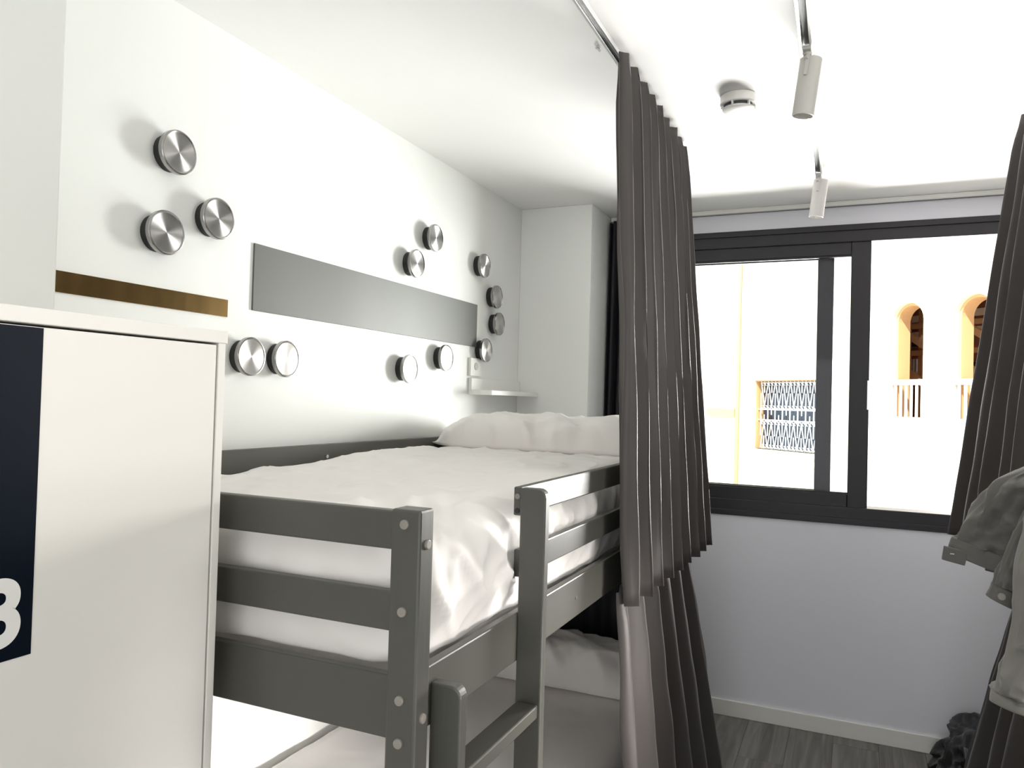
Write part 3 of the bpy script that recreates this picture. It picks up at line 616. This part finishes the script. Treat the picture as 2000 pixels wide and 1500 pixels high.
par(link('waistband', loft([((1.878, 1.985, 1.247), (0.072, 0, -0.024), (0, 0.026, 0)), ((1.874, 1.985, 1.234), (0.074, 0, -0.025), (0, 0.027, 0)), ((1.869, 1.985, 1.211), (0.073, 0, -0.026), (0, 0.026, 0))], 40, 4, (0.002, 8, 7)), mt['jacket'], smooth=True), jk)
bm = bmesh.new(); vv = [bm.verts.new(p) for p in ((1.788, 1.962, 1.252), (1.835, 1.960, 1.243), (1.829, 1.960, 1.212), (1.784, 1.962, 1.221), (1.788, 1.970, 1.252), (1.835, 1.968, 1.243), (1.829, 1.968, 1.212), (1.784, 1.970, 1.221))]
for f in ((0, 1, 2, 3), (7, 6, 5, 4), (0, 4, 5, 1), (1, 5, 6, 2), (2, 6, 7, 3), (3, 7, 4, 0)): bm.faces.new([vv[i] for i in f])
tb = par(link('adjuster_tab', bm, mt['jacket'], bevel=0.002), jk)
bm = bmesh.new(); cyl(bm, (1.800, 1.959, 1.236), (1.808, 1.959, 1.236), 0.0012, n=6); par(link('buttonhole', bm, mt['alu']), jk)
par(link('sleeve', loft([((2.02, 1.95, 1.43), (0.045, 0, 0.01), (0, 0.03, 0)), ((1.965, 1.945, 1.34), (0.034, 0, 0.010), (0, 0.028, 0)), ((1.925, 1.94, 1.25), (0.027, 0, 0.004), (0, 0.026, 0)), ((1.903, 1.94, 1.178), (0.023, 0, -0.006), (0, 0.024, 0))], 36, 10, (0.007, 10, 5)), mt['jacket'], smooth=True), jk)
par(link('cuff', loft([((1.903, 1.94, 1.176), (0.026, 0, -0.010), (0, 0.025, 0)), ((1.898, 1.94, 1.160), (0.027, 0, -0.011), (0, 0.026, 0)), ((1.893, 1.94, 1.146), (0.027, 0, -0.012), (0, 0.025, 0))], 30, 4, (0.0015, 8, 7)), mt['jacket'], smooth=True), jk)
bm = bmesh.new(); cyl(bm, (1.892, 1.912, 1.163), (1.892, 1.918, 1.163), 0.0075, 0.008, 20); par(link('button', bm, mt['cap'], bevel=0.001), jk)
tr_ = thing('trousers', 'paler grey denim trousers hanging in front of the jacket, hem lowest', 'trousers', (1.97, 1.93, 1.1))
par(link('trouser_leg', loft([((2.19, 1.865, 1.41), (0.02, 0, 0.04), (0, 0.03, 0)), ((2.13, 1.865, 1.455), (0.045, 0, 0.03), (0, 0.03, 0)), ((2.060, 1.865, 1.44), (0.062, 0, 0.01), (0, 0.03, 0)), ((2.02, 1.865, 1.36), (0.072, 0, 0.0), (0, 0.034, 0)), ((1.995, 1.865, 1.25), (0.075, 0, 0), (0, 0.034, 0)), ((1.985, 1.865, 1.14), (0.074, 0, 0), (0, 0.034, 0)), ((1.962, 1.865, 1.05), (0.072, 0, 0), (0, 0.034, 0)), ((1.948, 1.865, 0.985), (0.072, 0, -0.008), (0, 0.032, 0)), ((1.946, 1.865, 0.965), (0.075, 0, -0.012), (0, 0.033, 0))], 56, 12, (0.017, 12, 12)), mt['jacket2'], smooth=True), tr_)
par(link('hem', loft([((1.946, 1.865, 0.966), (0.078, 0, -0.013), (0, 0.036, 0)), ((1.945, 1.865, 0.945), (0.080, 0, -0.014), (0, 0.037, 0))], 56, 4, (0.003, 10, 12)), mt['jacket2'], smooth=True), tr_)

# black plastic bag on the floor
def bagd(p, n):
    q = Vector(p); k = 0.035 * N(p.x * 9, p.y * 9, p.z * 11) + 0.035 * max(0, 1 - 2.4 * abs(N(p.x * 13 + p.z * 9, p.y * 13, p.z * 17 + 3)))
    q += n * k; q.x -= 0.10 * max(0, 0.12 - p.z) / 0.12 - 0.06; q.z = max(0.002, q.z); q.y = min(q.y, YB - 0.02)
    if n.z > 0.3: q.z += 0.05 * N(p.x * 7, p.y * 5, 3)
    return q
tag(link('plastic_bag', soft_box(1.94, 2.36, 3.50, 3.93, 0.0, 0.21, 0.09, 0.012, bagd), mt['bag'], smooth=True), 'crumpled black plastic bag on the floor by the baseboard, half behind the right curtain', 'bag')
